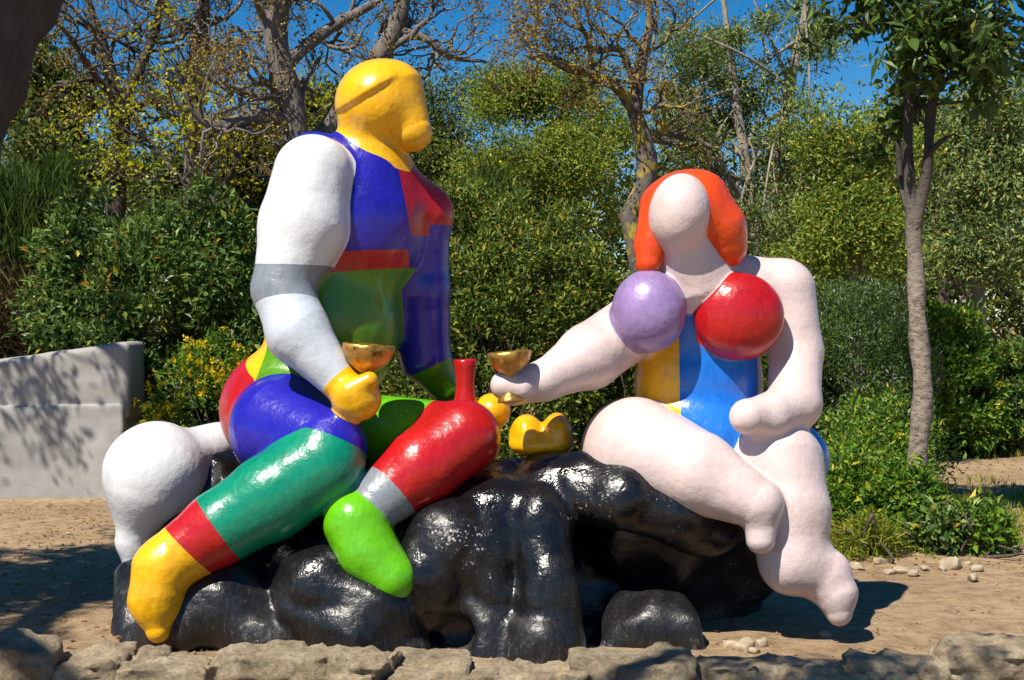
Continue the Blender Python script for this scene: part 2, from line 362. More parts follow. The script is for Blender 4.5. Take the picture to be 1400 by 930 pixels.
# ------------------------------------------------------------------ the concrete bench wall at the left
def bench():
    D = 12.45
    root = thing('concrete_bench', 'pale grey rendered concrete bench wall with high curved backrest beside the laurel shrub', 'bench', (-5.2, D, 0))
    def slab(name, x0, x1, ztop, y0, y1, z0, rad):
        hb = np.array([(x1 - x0) / 2, (y1 - y0) / 2]); cx, cy = (x0 + x1) / 2, (y0 + y1) / 2
        def f(Xp):
            zt = ztop(Xp[..., 0]); hz = (zt - z0) / 2
            q = np.stack([np.abs(Xp[..., 0] - cx) - hb[0] + rad, np.abs(Xp[..., 1] - cy) - hb[1] + rad, np.abs(Xp[..., 2] - (zt + z0) / 2) - hz + rad], -1)
            d = np.linalg.norm(np.maximum(q, 0), axis=-1) + np.minimum(q.max(-1), 0) - rad
            return d + .010 * vnoise(Xp, 3.0) + .004 * vnoise(Xp, 11.0)
        me = sdf_mesh(name, f, (x0 - .06, y0 - .06, z0 - .06), (x1 + .06, y1 + .06, 1.6), .03)
        return link(name, me, M['concrete'], root)
    slab('seat_block', -6.6, -3.40, lambda x: .875 + .01 * x, D, D + .57, -.05, .03)
    slab('backrest', -6.6, -3.36, lambda x: 1.18 + .20 * np.clip((x + 5.0) / 1.55, 0, 1) ** 1.3, D + .025, D + .60, .70, .06)
bench()

# ------------------------------------------------------------------ black rock
rock_parts = [
    (ell((440, 790, 7.75), 215, 165, .62), .10),
    (ell((790, 800, 7.85), 250, 150, .50), .08),
    (chain((300, 655, 7.75, 42), (275, 730, 7.6, 60), (240, 800, 7.4, 60)), .08),
    (chain((190, 790, 7.45, 30), (190, 890, 7.15, 34)), .06),
    (chain((195, 890, 7.02, 36), (258, 845, 7.0, 66), (310, 822, 7.02, 70), (380, 880, 6.97, 66)), .05),
    (chain((402, 772, 7.02, 34), (435, 805, 6.93, 68), (500, 860, 6.86, 76), (530, 900, 6.85, 60)), .02),
    (chain((742, 655, 7.45, 36), (700, 690, 7.35, 60), (620, 730, 7.25, 70), (570, 770, 7.2, 66)), .05),
    (chain((690, 710, 7.14, 58), (665, 780, 7.05, 66), (675, 900, 6.96, 72)), .05),
    (chain((690, 705, 7.14, 56), (620, 745, 7.02, 66), (592, 790, 6.96, 58), (602, 830, 6.94, 34)), .05),
    (ell((600, 850, 7.35), 90, 120, .28), .05),
    (chain((740, 668, 7.15, 32), (735, 720, 7.0, 40), (752, 800, 6.88, 46), (742, 880, 6.80, 52), (735, 930, 6.78, 56)), .035),
    (chain((735, 658, 7.2, 34), (800, 668, 7.08, 36), (860, 688, 6.98, 42), (925, 708, 7.0, 40), (985, 735, 7.1, 36), (1030, 735, 7.25, 24)), .035),
    (chain((870, 730, 7.35, 60), (960, 760, 7.45, 60), (1020, 770, 7.6, 50)), .06),
    (chain((838, 895, 7.0, 34), (880, 850, 7.05, 50), (940, 865, 7.05, 52), (965, 900, 7.0, 40)), .015),
]
def rock(X):
    d = None
    for f, k in rock_parts:
        e = f(X); d = e if d is None else smin(d, e, k)
    wx = X + .10 * np.stack([vnoise(X, 3., 1.), vnoise(X, 3., 2.), vnoise(X, 3., 3.)], -1)
    d = d + .030 * vnoise(X, 2.6) + .018 * vnoise(X, 6.0, 9.) + .022 * np.maximum(0, .25 - np.abs(vnoise(wx, 2.4, 4.))) / .25 - .018 + .004 * vnoise(X, 14., 2.)
    for c, r in ((P(840, 785, 6.95), .19), (P(628, 868, 6.84), .09), (P(1050, 850, 7.1), .42)):
        d = -smin(-d, np.linalg.norm(X - c, axis=-1) - r, .08)
    return d
me = sdf_mesh('black_rock', rock, (-2.1, 6.3, -.12), (1.75, 8.6, 1.15), .024)
tag(link('black_rock', me, M['rock']), 'glossy black painted rock with chipped folds carrying both statues', 'rock')

# ------------------------------------------------------------------ the two seated statues (plain painted stand-ins)
def statue(root, prims, h, lo, hi, rules, groups, regions):
    """prims: (group, field, blend); rules cut regions; regions: label -> (part name, material)"""
    def f(X):
        d = None
        for g, fn, k in prims:
            e = fn(X); d = e if d is None else smin(d, e, k)
        return d
    V, Q = surface_nets(f, lo, hi, h); V = refine(f, V)
    T = np.concatenate([Q[:, :3], Q[:, [0, 2, 3]]]); L = np.zeros(len(T), int)
    def gd(X, g):
        return np.min([fn(X) for gg, fn, k in prims if gg == g], axis=0)
    for i, g in enumerate(groups[1:], 1):
        F = gd(V, g) - np.min([gd(V, o) for o in groups if o != g], axis=0)
        V, T, L = split_by(V, T, L, F, list(range(i)), i)
    for fn, labs, new in rules: V, T, L = split_by(V, T, L, fn(V), labs, new)
    E = np.sort(T[:, [[0, 1], [1, 2], [2, 0]]].reshape(-1, 2), 1); key = E[:, 0].astype(np.int64) * len(V) + E[:, 1]
    od = np.argsort(key, kind='stable'); ks = key[od]; tr = od // 3; same = np.where(ks[1:] == ks[:-1])[0]
    A_, B_ = tr[same], tr[same + 1]
    for _ in range(2):
        comp = np.arange(len(T)); sm = L[A_] == L[B_]; a_, b_ = A_[sm], B_[sm]
        while True:
            mn = np.minimum(comp[a_], comp[b_]); c2 = comp.copy(); np.minimum.at(c2, a_, mn); np.minimum.at(c2, b_, mn); c2 = c2[c2]
            if (c2 == comp).all(): break
            comp = c2
        for lb in np.unique(L):
            u, cn = np.unique(comp[L == lb], return_counts=True)
            for cc in u[cn < max(cn.max() * .2, 1)]:
                tri = comp == cc; nb = np.concatenate([L[B_[tri[A_] & ~tri[B_]]], L[A_[tri[B_] & ~tri[A_]]]])
                if len(nb): L[tri] = np.bincount(nb).argmax()
    V = refine(f, V, 1); N = unit(sdf_grad(f, V, .006))
    for lab, (nm, mt) in regions.items():
        tt = T[L == lab]
        if not len(tt): continue
        u, inv = np.unique(tt, return_inverse=True)
        me = mesh_np(nm, V[u], inv.reshape(-1, 3), True)
        try: me.normals_split_custom_set_from_vertices(N[u].astype(np.float32))
        except Exception as ex: print('normals', ex)
        link(nm, me, M[mt], root)
def plane(a, b):                       # field < 0 on the far side of a, looking from a to b
    A, B = P(*a), P(*b); n = (B - A) / np.linalg.norm(B - A)
    return lambda X: -((X - A) @ n)

# seated man
man = thing('seated_man_statue', 'large yellow headed seated statue painted in blue, green, red and white blocks', 'statue', tuple(P(430, 640, 7.3)))
cap_c, cap_r = P(517, 141, 7.48), RP(61, 7.48)
cap_n = np.array([-.50, -.12, .86]); cap_n /= np.linalg.norm(cap_n); cap_p = P(512, 128, 7.48)
cap_e = ell((520, 143, 7.475), 62, 61, .262)
def cap(X):
    return -smin(-cap_e(X), (X - cap_p) @ cap_n, .03)
mp_ = [
    ('torso', ell((485, 305, 7.56), 98, 110, .36), .05),
    ('torso', ell((455, 440, 7.54), 92, 120, .33), .10),
    ('torso', ell((405, 560, 7.56), 104, 92, .38), .10),
    ('torso', chain((430, 225, 7.42, 45), (500, 245, 7.5, 52), (578, 290, 7.66, 40)), .08),
    ('head', chain((508, 165, 7.5, 45), (512, 245, 7.52, 50)), .07),
    ('head', ell((519, 143, 7.48), 58, 59, .24), .04),
    ('head', chain((534, 132, 7.46, 50), (564, 181, 7.42, 27)), .03),
    ('head', cap, .012),
    ('farm', chain((578, 300, 7.66, 36), (576, 395, 7.68, 38), (582, 490, 7.74, 34), (610, 532, 7.78, 22)), .08),
    ('arm', chain((428, 238, 7.26, 54), (414, 310, 7.2, 60), (386, 395, 7.1, 41), (408, 455, 7.02, 43), (462, 520, 6.95, 27)), .045),
    ('arm', ell((487, 544, 6.93), 35, 32, .12, .25), .03),
    ('arm', chain((478, 535, 6.86, 16), (505, 520, 6.86, 12)), .03),
    ('leg', chain((388, 588, 7.25, 74), (450, 612, 6.98, 52)), .05),
    ('leg', chain((440, 636, 6.95, 58), (370, 680, 6.92, 58), (300, 722, 6.87, 50), (238, 765, 6.82, 42)), .03),
    ('leg', chain((222, 778, 6.80, 42), (213, 822, 6.77, 36), (216, 862, 6.73, 17)), .03),
    ('fleg', chain((500, 590, 7.42, 52), (620, 590, 7.12, 40)), .05),
    ('fleg', chain((634, 597, 7.10, 50), (575, 640, 7.02, 52), (520, 684, 6.94, 40)), .03),
    ('fleg', chain((487, 716, 6.88, 45), (502, 755, 6.84, 42), (536, 790, 6.79, 35)), .03),
]
gm = ['torso', 'head', 'farm', 'arm', 'leg', 'fleg']
mean = lambda f, g: (lambda X: f(X))
rules_m = [
    (plane((470, 372, 7.3), (478, 470, 7.3)), [0], 10),          # lower shirt
    (lambda X: np.maximum(plane((470, 345, 7.3), (476, 450, 7.3))(X), -plane((552, 300, 7.3), (640, 285, 7.35))(X)), [0], 11),          # belt-like stripe
    (lambda X: np.maximum(plane((560, 300, 7.3), (640, 285, 7.35))(X), plane((560, 322, 7.4), (558, 250, 7.4))(X)), [0], 12),         # chest panel towards the far shoulder
    (plane((372, 400, 7.5), (300, 410, 7.62)), [10, 11], 13),    # back
    (plane((345, 500, 7.4), (335, 560, 7.5)), [13], 14),         # seat
    (plane((592, 500, 7.8), (606, 530, 7.8)), [2], 20),          # far hand
    (plane((384, 362, 7.1), (382, 440, 7.1)), [3], 30),
    (plane((388, 420, 7.1), (392, 500, 7.0)), [30], 31),
    (plane((462, 518, 6.95), (487, 545, 6.93)), [31], 32),
    (lambda X: rc((440, 636, 6.95, 58), (300, 722, 6.87, 50))(X) - rc((388, 588, 7.25, 74), (450, 612, 6.98, 52))(X) - .012, [4], 40),
    (plane((297, 722, 6.87), (238, 765, 6.82)), [40], 41),
    (plane((258, 752, 6.84), (215, 795, 6.8)), [40, 41], 42),
    (lambda X: rc((634, 597, 7.10, 50), (520, 684, 6.94, 40))(X) - rc((500, 590, 7.42, 52), (560, 590, 7.25, 44))(X), [5], 50),
    (plane((535, 668, 6.96), (495, 705, 6.9)), [50], 51),
    (plane((508, 694, 6.92), (480, 725, 6.88)), [50, 51], 52),
]
reg_m = {0: ('shirt', 'blue'), 10: ('shirt_front', 'green'), 11: ('waistband', 'red'), 12: ('shoulder_panel', 'red'), 13: ('shirt_back', 'yellow'),
         14: ('seat_panel', 'red'), 1: ('head', 'yellow'), 2: ('sleeve', 'blue'), 20: ('hand', 'green'), 3: ('sleeve', 'white'), 30: ('elbow_band', 'grey'),
         31: ('forearm', 'pale'), 32: ('hand', 'yellow'), 4: ('thigh', 'blue'), 40: ('shin', 'teal'), 41: ('ankle_band', 'red'), 42: ('foot', 'yellow'),
         5: ('thigh', 'lime'), 50: ('shin', 'red'), 51: ('ankle_band', 'grey'), 52: ('foot', 'lime')}
statue(man, mp_, .0125, (-1.98, 6.5, -.05), (.05, 8.1, 3.05), rules_m, gm, reg_m)

# seated woman
wom = thing('seated_woman_statue', 'pale pink seated statue with long orange hair and a blue and yellow bodice', 'statue', tuple(P(970, 660, 7.3)))
wp = [
    ('torso', ell((968, 425, 7.42), 100, 72, .25), .05),
    ('torso', chain((880, 418, 7.38, 36), (960, 390, 7.4, 48), (1068, 395, 7.42, 40)), .08),
    ('torso', ell((955, 525, 7.42), 88, 100, .25), .10),
    ('torso', ell((955, 598, 7.36), 108, 60, .30), .08),
    ('seat', ell((966, 628, 7.52), 168, 84, .34), .03),
    ('head', chain((934, 322, 7.15, 33), (950, 378, 7.26, 54)), .05),
    ('head', ell((929, 292, 7.10), 42, 55, .18, .14), .05),
    ('bustl', ell((887, 426, 7.13), 51, 57, .18), .02),
    ('bustr', ell((1011, 433, 7.17), 61, 60, .14), .02),
    ('arm', chain((868, 445, 7.34, 44), (805, 488, 7.18, 44), (745, 520, 7.0, 27), (700, 531, 6.96, 24)), .05),
    ('arm', chain((712, 531, 6.90, 18), (690, 527, 6.90, 20)), .02),
    ('oarm', chain((1072, 398, 7.42, 42), (1088, 480, 7.36, 36), (1086, 552, 7.2, 36), (1050, 570, 7.05, 30), (1022, 570, 6.96, 25)), .04),
    ('leg', chain((868, 617, 7.16, 74), (955, 648, 6.98, 56), (1035, 688, 6.86, 36)), .03),
    ('leg', chain((1040, 690, 6.86, 28), (1040, 738, 6.83, 20)), .03),
    ('oleg', chain((1058, 640, 7.18, 70), (1078, 700, 7.06, 56), (1086, 765, 7.0, 48), (1128, 785, 6.98, 36)), .03),
    ('oleg', chain((1128, 795, 6.98, 34), (1143, 812, 6.95, 28), (1147, 838, 6.93, 18)), .025),
]
gw = ['torso', 'seat', 'head', 'bustl', 'bustr', 'arm', 'oarm', 'leg', 'oleg']
rules_w = [
    (lambda X: np.maximum(plane((955, 392, 7.3), (955, 480, 7.3))(X), np.maximum(X[:, 0] - P(1036, 450, 7.3)[0], P(856, 450, 7.3)[0] - X[:, 0])), [0], 10),
    (lambda X: np.maximum(np.maximum(plane((932, 500, 7.1), (872, 500, 7.1))(X), X[:, 1] - 7.40), np.maximum(X[:, 2] - z_at(460, 7.2), z_at(580, 7.2) - X[:, 2])), [10], 11),
]
reg_w = {0: ('shoulders', 'skin'), 10: ('bodice', 'sky'), 11: ('bodice_panel', 'yellow'), 1: ('seat_cloth', 'sky'), 2: ('head', 'skin'), 3: ('bust', 'lilac'),
         4: ('bust', 'red'), 5: ('arm', 'skin'), 6: ('arm', 'skin'), 7: ('leg', 'skin'), 8: ('leg', 'skin')}
statue(wom, wp, .016, (-.2, 6.5, -.05), (1.85, 8.1, 2.5), rules_w, gw, reg_w)
hair_f = [(ell((938, 290, 7.22), 57, 57, .215), .05), (chain((955, 278, 7.24, 44), (982, 315, 7.22, 38), (992, 338, 7.22, 29)), .05),
          (chain((905, 285, 7.2, 30), (890, 335, 7.17, 23), (885, 360, 7.14, 18)), .05), (ell((950, 320, 7.44), 66, 55, .10), .06)]
def hair(X):
    d = None
    for f, k in hair_f:
        e = f(X); d = e if d is None else smin(d, e, k)
    d = d + .008 * vnoise(X, 8.)
    return -smin(-d, chain((932, 335, 6.98, 24), (940, 385, 7.02, 34))(X), .03)      # open in front of face and throat
link('hair', sdf_mesh('hair', hair, P(850, 390, 6.9) - .1, P(1040, 220, 7.8) + .1, .013), M['orange'], wom)

# ------------------------------------------------------------------ things held or set out on the rock
def vessel(name, label, cat, mt, base, prof, tilt=0.0, seg=40, wob=.03, part='bowl'):
    n = len(prof); a = np.linspace(0, 2 * np.pi, seg, endpoint=False)
    V = []
    for i, (r, z) in enumerate(prof):
        w = 1 + wob * np.sin(2 * a + i * .2) + wob * .5 * np.sin(3 * a + 1)
        V.append(np.stack([r * w * np.cos(a), r * w * np.sin(a), np.full(seg, z) + r * .05 * np.cos(a)], -1))
    V = np.concatenate(V); c, s = math.cos(tilt), math.sin(tilt)
    V = np.stack([V[:, 0] * c + V[:, 2] * s, V[:, 1], -V[:, 0] * s + V[:, 2] * c], -1)
    F = []
    for i in range(n - 1):
        for k in range(seg):
            k2 = (k + 1) % seg; F.append((i * seg + k, i * seg + k2, (i + 1) * seg + k2, (i + 1) * seg + k))
    o = link(name, mesh_np(name, V, np.array(F), True), mt); o.location = base
    return tag(o, label, cat)
s = RP(1, 6.93)
gob = lambda k: [(.001, -36 * k * s), (18 * k * s, -36 * k * s), (18 * k * s, -32 * k * s), (7 * k * s, -20 * k * s), (7 * k * s, 0), (14 * k * s, 5 * k * s), (24 * k * s, 14 * k * s), (29 * k * s, 27 * k * s), (30 * k * s, 33 * k * s), (27 * k * s, 34 * k * s), (24 * k * s, 28 * k * s), (14 * k * s, 20 * k * s), (.001, 18 * k * s)]
vessel('goblet', 'tilted gold goblet held in the yellow hand of the seated statue', 'goblet', M['gold'], P(499, 511, 6.95), gob(1.2), .14)
vessel('goblet', 'gold goblet held out in the pale pink hand', 'goblet', M['gold'], P(697, 514, 6.87), gob(.98), -.03)
z0 = P(636, 640, 7.42)
vessel('bottle', 'red bottle with a flared neck standing behind the red knee', 'bottle', M['red'], z0,
       [(.001, 0), (.12, .0), (.13, .04), (.13, .16), (.10, .26), (.055, .37), (.047, .44), (.055, .52), (.062, .555), (.058, .568), (.040, .566), (.035, .50), (.001, .48)], 0, 40, .01)
def blob(name, label, cat, mt, f, c, r, h=.012):
    me = sdf_mesh(name, f, P(*c) - r, P(*c) + r, h); return tag(link(name, me, mt), label, cat)
blob('bread_roll', 'round yellow roll behind the red knee, under the gold goblet', 'bread', M['yellow'],
     lambda X: smin(ell((673, 562, 7.45), 25, 24, .11)(X), ell((668, 600, 7.45), 17, 34, .08)(X), .03) + .004 * vnoise(X, 9.), (674, 570, 7.38), .3)
def loaf(X):
    d = smin(ell((720, 594, 7.3), 23, 29, .13)(X), ell((761, 592, 7.3), 21, 28, .13)(X), .035)
    d = smin(d, ell((740, 607, 7.3), 44, 17, .15)(X), .03)
    return d + .008 * vnoise(X, 12.)
blob('notched_loaf', 'yellow loaf with a notched top set on the black rock peak', 'bread', M['yellow'], loaf, (740, 600, 7.3), .28)
def pod(X):
    return smin(smin(ell((214, 648, 7.55), 71, 72, .27)(X), chain((200, 680, 7.52, 50), (184, 740, 7.5, 24), (186, 800, 7.48, 12))(X), .08), chain((262, 625, 7.7, 40), (300, 612, 7.85, 34))(X), .05) + .008 * vnoise(X, 6.)
me = sdf_mesh('white_pod', pod, (-2.35, 7.0, -.05), (-1.3, 8.2, 1.15), .018)
tag(link('rounded_sculpture', me, M['white']), 'white rounded sculpture tapering to the earth behind the yellow foot', 'sculpture')

# ------------------------------------------------------------------ stone edging: every stone its own piece
edge = thing('stone_edging', 'low edging of rough tan and grey stones in front of the black rock', 'stone edging', (0, 6.2, 0))
stones = [(-55, 74, 862), (76, 168, 878), (166, 282, 892), (274, 536, 879), (530, 634, 893), (626, 792, 894), (786, 940, 886), (934, 1072, 893), (1062, 1172, 899), (1162, 1300, 886), (1288, 1470, 866)]
def rock_shape(c, half, seed, h=.012):
    am = min(1.0, min(half) / .13); fq = 1 / max(am, .35)
    r = np.random.default_rng(seed); pl = []
    for k in range(13):
        n = unit(r.normal(size=3)); pl.append((n, (np.abs(n) * half).sum() * r.uniform(.70, .92)))
    def f(X):
        q = X - c; d = np.max(np.abs(q) - half, axis=-1)
        for n, o in pl: d = -smin(-d, -(q @ n - o), .008 * am)
        rid = 1 - np.abs(vnoise(X, 7. * fq, seed * 1.7))
        return d + am * (.018 * vnoise(X, 4.5 * fq, seed) + .026 * (rid - .6) + .014 * np.abs(vnoise(X, 21. * fq, seed + 5.)) + .016 * np.abs(vnoise(X * [1, 1, 2.4], 9. * fq, seed + 2.)) + .010 * vnoise(X, 17. * fq, seed) + .005 * vnoise(X, 38. * fq, seed))
    return sdf_mesh('stone', f, c - half - .08, c + half + .08, h, False)
for i, (a, b_, top) in enumerate(stones):
    D = 6.15 + .05 * math.sin(i * 2.1); pa, pb = P(a, top, D), P(b_, top, D)
    zt = pa[2] - .022; half = np.array([(pb[0] - pa[0]) / 2 + .035, .17 + .03 * math.sin(i * 3.3), (zt + .12) / 2])
    me = rock_shape(np.array([(pa[0] + pb[0]) / 2, D, (zt - .12) / 2]), half, i + 3)
    link('stone', me, M['stone'], edge)
# smaller chinking stones wedged in the joints in front
for i, (px, top, w) in enumerate([(212, 872, 24), (665, 903, 22), (860, 908, 26), (1120, 893, 30), (1230, 905, 24), (480, 905, 30)]):
    D = 6.02 if i != 0 else 6.25; c = P(px, top + 34, D); half = np.array([RP(w, D), .07, RP(20, D)])
    link('stone', rock_shape(c, half, i + 40, .011), M['stone'], edge)

# loose pale stones on the earth
lr = np.random.default_rng(4)
spots = [(1000, 882, 10), (1018, 884, 17), (1042, 880, 12), (1032, 890, 9), (1128, 868, 9)] + [(1165 + i * 17 + lr.uniform(-6, 6), 772 + lr.uniform(-8, 12), lr.uniform(5, 10)) for i in range(11)] + [(1300, 772, 14), (1330, 790, 10), (205, 875, 6), (60, 846, 5), (95, 730, 5), (130, 742, 5)]
base_rocks = []
for k in range(4):
    hf = np.array([1.0, .8, .55]) * .05
    base_rocks.append(rock_shape(np.array([0, 0, 0.]), hf, 80 + k, .009))
m, t, b = mat('pale_stone'); n1 = nd(t, 'ShaderNodeTexNoise', scale=20.0, detail=6.0); t.links.new(objco(t), n1.inputs[0])
r = ramp(t, n1.outputs[0], [(.3, (.24, .18, .11)), (.7, (.46, .37, .26))]); t.links.new(r.outputs[0], b.inputs['Base Color']); b.inputs['Roughness'].default_value = .9
for me in base_rocks: me.materials.append(m)
for i, (px, py, r_) in enumerate(spots):
    D = EYE * FPX / (py + r_ * .3 - HY); p = P(px, py, D); sc = RP(r_, D) / .05
    o = bpy.data.objects.new('loose_stone', base_rocks[i % 4]); C.objects.link(o)
    o.location = (p[0], D, .016 * sc); o.scale = (sc * lr.uniform(.7, 1.4), sc * lr.uniform(.7, 1.2), sc * lr.uniform(.6, 1.2)); o.rotation_euler = (lr.uniform(-.4, .4), lr.uniform(-.4, .4), lr.uniform(0, 6.3))
    if i < 5: tag(o, 'pale angular stone lying on the earth under the overhanging black rock', 'stone', 'pale stones under the black rock')
    elif i < 18: tag(o, 'pale loose stone along the edge of the planted bed', 'stone', 'loose stones along the bed edge')
    else: tag(o, 'small loose stone on the open earth by the white sculpture', 'stone', 'small stones on the open earth')

# ------------------------------------------------------------------ vegetation helpers
def tubes(paths, sides=None):
    VV, FF, k = [], [], 0
    for pts, rad in paths:
        pts = np.asarray(pts, float); n = len(pts); rad = np.asarray(rad, float)
        sN = sides or (10 if rad[0] > .06 else 6 if rad[0] > .02 else 4 if rad[0] > .008 else 3)
        tg = unit(np.gradient(pts, axis=0)); ref = np.array([0, 0, 1.]) if abs(tg[0][2]) < .9 else np.array([1., 0, 0])
        u = unit(np.cross(tg, ref)); v = np.cross(tg, u); a = np.linspace(0, 2 * np.pi, sN, endpoint=False)
        wob = 1 + (.12 * np.sin(np.arange(n)[:, None] * 1.9 + a[None] * 2 + k) if rad[0] > .05 else 0)
        ring = pts[:, None] + (rad[:, None] * wob)[..., None] * (u[:, None] * np.cos(a)[None, :, None] + v[:, None] * np.sin(a)[None, :, None])
        VV.append(ring.reshape(-1, 3)); I = k + np.arange(n * sN).reshape(n, sN); J = np.roll(I, -1, 1)
        FF.append(np.stack([I[:-1], J[:-1], J[1:], I[1:]], -1).reshape(-1, 4)); k += n * sN
    return np.concatenate(VV), np.concatenate(FF)
def leaves(p, L, Wd, out=None, up=.5, rnd=1.0, g=rng, hang=0.0):
    n = len(p); tdir = g.normal(size=(n, 3)) * rnd
    if out is not None: tdir = tdir + out * .8
    tdir[:, 2] += up * .4 - hang; tdir = unit(tdir)
    nrm = g.normal(size=(n, 3)) * .7; nrm[:, 2] += up
    if out is not None: nrm = nrm + out * .6
    bb = unit(np.cross(tdir, nrm)); nn = np.cross(bb, tdir)
    l = (L * g.uniform(.6, 1.25, n))[:, None]; w = (Wd * g.uniform(.7, 1.2, n))[:, None] / 2
    fold = w * .45
    V = np.stack([p, p + tdir * l * .45 + bb * w + nn * fold, p + tdir * l - nn * l * .12, p + tdir * l * .45 - bb * w + nn * fold], 1).reshape(-1, 3)
    b = np.arange(n)[:, None] * 4
    return V, np.concatenate([b + [0, 1, 2], b + [0, 2, 3]], 1).reshape(-1, 3)
def put_leaves(name, parent, mt, p, L, Wd, **kw):
    V, F = leaves(p, L, Wd, **kw); o = link(name, mesh_np(name, V, F), M[mt], parent); return o
def smooth_path(pts, n=14):
    pts = np.asarray(pts, float); t = np.linspace(0, len(pts) - 1, n); out = []
    for x in t:
        i = min(int(x), len(pts) - 2); f = x - i
        p0, p1, p2, p3 = pts[max(i - 1, 0)], pts[i], pts[i + 1], pts[min(i + 2, len(pts) - 1)]
        out.append(.5 * ((2 * p1) + (p2 - p0) * f + (2 * p0 - 5 * p1 + 4 * p2 - p3) * f * f + (3 * p1 - p0 - 3 * p2 + p3) * f ** 3))
    return np.array(out)
def limb(ctrl, n=14):                  # control: (px, py, depth, radius px)
    q = np.array([[*P(*c[:3]), RP(c[3], c[2])] for c in ctrl]); q = smooth_path(q, n)
    return q[:, :3], q[:, 3]
def grow(g, p, d, L, r, lev, out, tips, gn=.25, up=.04, kids=(2, 4), ang=.75, shrink=.68):
    n = 6; pts = [p]; d = unit(d)
    for i in range(n):
        d = unit(d + g.normal(size=3) * gn + np.array([0, 0, up])); pts.append(pts[-1] + d * L / n)
    pts = np.array(pts); out.append((pts, np.linspace(r, r * .55, n + 1)))
    if lev == 0: tips.append(pts[2:]); return
    if lev == 1: tips.append(pts[3:])
    for k in range(g.integers(kids[0], kids[1] + 1)):
        i = g.integers(2, n + 1); ax = unit(g.normal(size=3)); dd = pts[i] - pts[i - 1]; dd = unit(dd)
        ax = unit(ax - dd * (ax @ dd)); a = ang * g.uniform(.55, 1.25)
        grow(g, pts[i], dd * math.cos(a) + ax * math.sin(a), L * shrink * g.uniform(.75, 1.2), r * .6 * (1 - .04 * i), lev - 1, out, tips, gn, up, kids, ang, shrink)
def tree(name, label, trunks, bark_m, seed, lev, L, leaf=None, sprout=10, gn=.25, up=.05, ang=.75, shrink=.68, kids=(2, 4), from_t=.35, rb=.45, extra=None, cat='tree'):
    """trunks: limbs through picture-measured points at their own depth; boughs grow from them; leaf=(material,len,width,count per tip,spread)"""
    g = np.random.default_rng(seed); big = [limb(c) for c in trunks]; out, tips = [], []
    p0 = big[0][0][0]; root = thing(name, label, cat, (p0[0], p0[1], 0))
    for pts, rad in big:
        for k in range(sprout):
            i = int(g.uniform(from_t, 1) * (len(pts) - 1)); d = pts[i] - pts[max(i - 1, 0)]
            dd = unit(d) * .5 + g.normal(size=3) * np.array([.8, .6, .5]); 
            grow(g, pts[i], dd, L * g.uniform(.7, 1.2), min(rad[i] * rb, .05), lev, out, tips, gn, up, kids, ang, shrink)
    V, F = tubes(big); link('trunk', mesh_np('trunk', V, F, True), M[bark_m], root)
    if out:
        V, F = tubes(out); link('branches', mesh_np('branches', V, F, True), M[bark_m], root)
    if leaf:
        tp = np.concatenate(tips); mt, ll, ww, cnt, spr = leaf
        p = np.repeat(tp, cnt, 0) + g.normal(size=(len(tp) * cnt, 3)) * spr
        put_leaves('crown', root, mt, p, ll, ww, g=g, **(extra or {}))
    return root
def cloud(g, n, c, r, shell=.55, power=2.4, bumpy=.22, freq=1.3, gap=.0, zmin=.02):
    """points in the leafy shell of an uneven rounded volume"""
    P_ = []
    tot = 0
    while tot < n:
        u = g.uniform(-1.25, 1.25, (n * 2, 3)); k = (np.abs(u) ** power).sum(1) ** (1 / power)
        w = c + u * r; lim = 1 + bumpy * vnoise(w, freq, 3.) + bumpy * .6 * vnoise(w, freq * 2.7, 5.)
        ok = (k < lim) & (k > lim * shell * g.uniform(.8, 1.2, len(k))) & (w[:, 2] > zmin)
        if gap: ok &= vnoise(w, freq * 3.2, 8.) > gap - 1 + g.uniform(-.25, .25, len(k))
        w = w[ok]; P_.append(w); tot += len(w)
    p = np.concatenate(P_)[:n]; return p, unit((p - c) / r)
def bush(name, label, c, r, n, mt, L, Wd, seed, shell=.55, power=2.4, bumpy=.22, freq=1.3, gap=.92, up=.5, stems=18, cat='shrub', extra=None):
    g = np.random.default_rng(seed); c = np.array(c, float); r = np.array(r, float)
    root = thing(name, label, cat, (c[0], c[1], 0))
    p, o = cloud(g, n, c, r, shell, power, bumpy, freq, gap); p = p + g.normal(size=p.shape) * .03; put_leaves('foliage', root, mt, p, L, Wd, out=o, up=up, g=g)
    st = []
    for k in range(stems):
        a = g.uniform(0, 6.28); b0 = np.array([c[0] + g.normal() * r[0] * .45, c[1] + g.normal() * r[1] * .3, -.02])
        q, _ = cloud(g, 1, c, r, .8, power, bumpy, freq)
        mid = (b0 + q[0]) / 2 + g.normal(size=3) * .12; st.append((smooth_path([b0, mid, q[0]], 9), np.linspace(.016, .004, 9)))
    if st:
        V, F = tubes(st, 5); link('stems', mesh_np('stems', V, F, True), M['twig'], root)
    return root, p, o, g
def col_at(px, D): return (px - 700) / FPX * D
def z_at(py, D): return EYE + (HY - py) / FPX * D

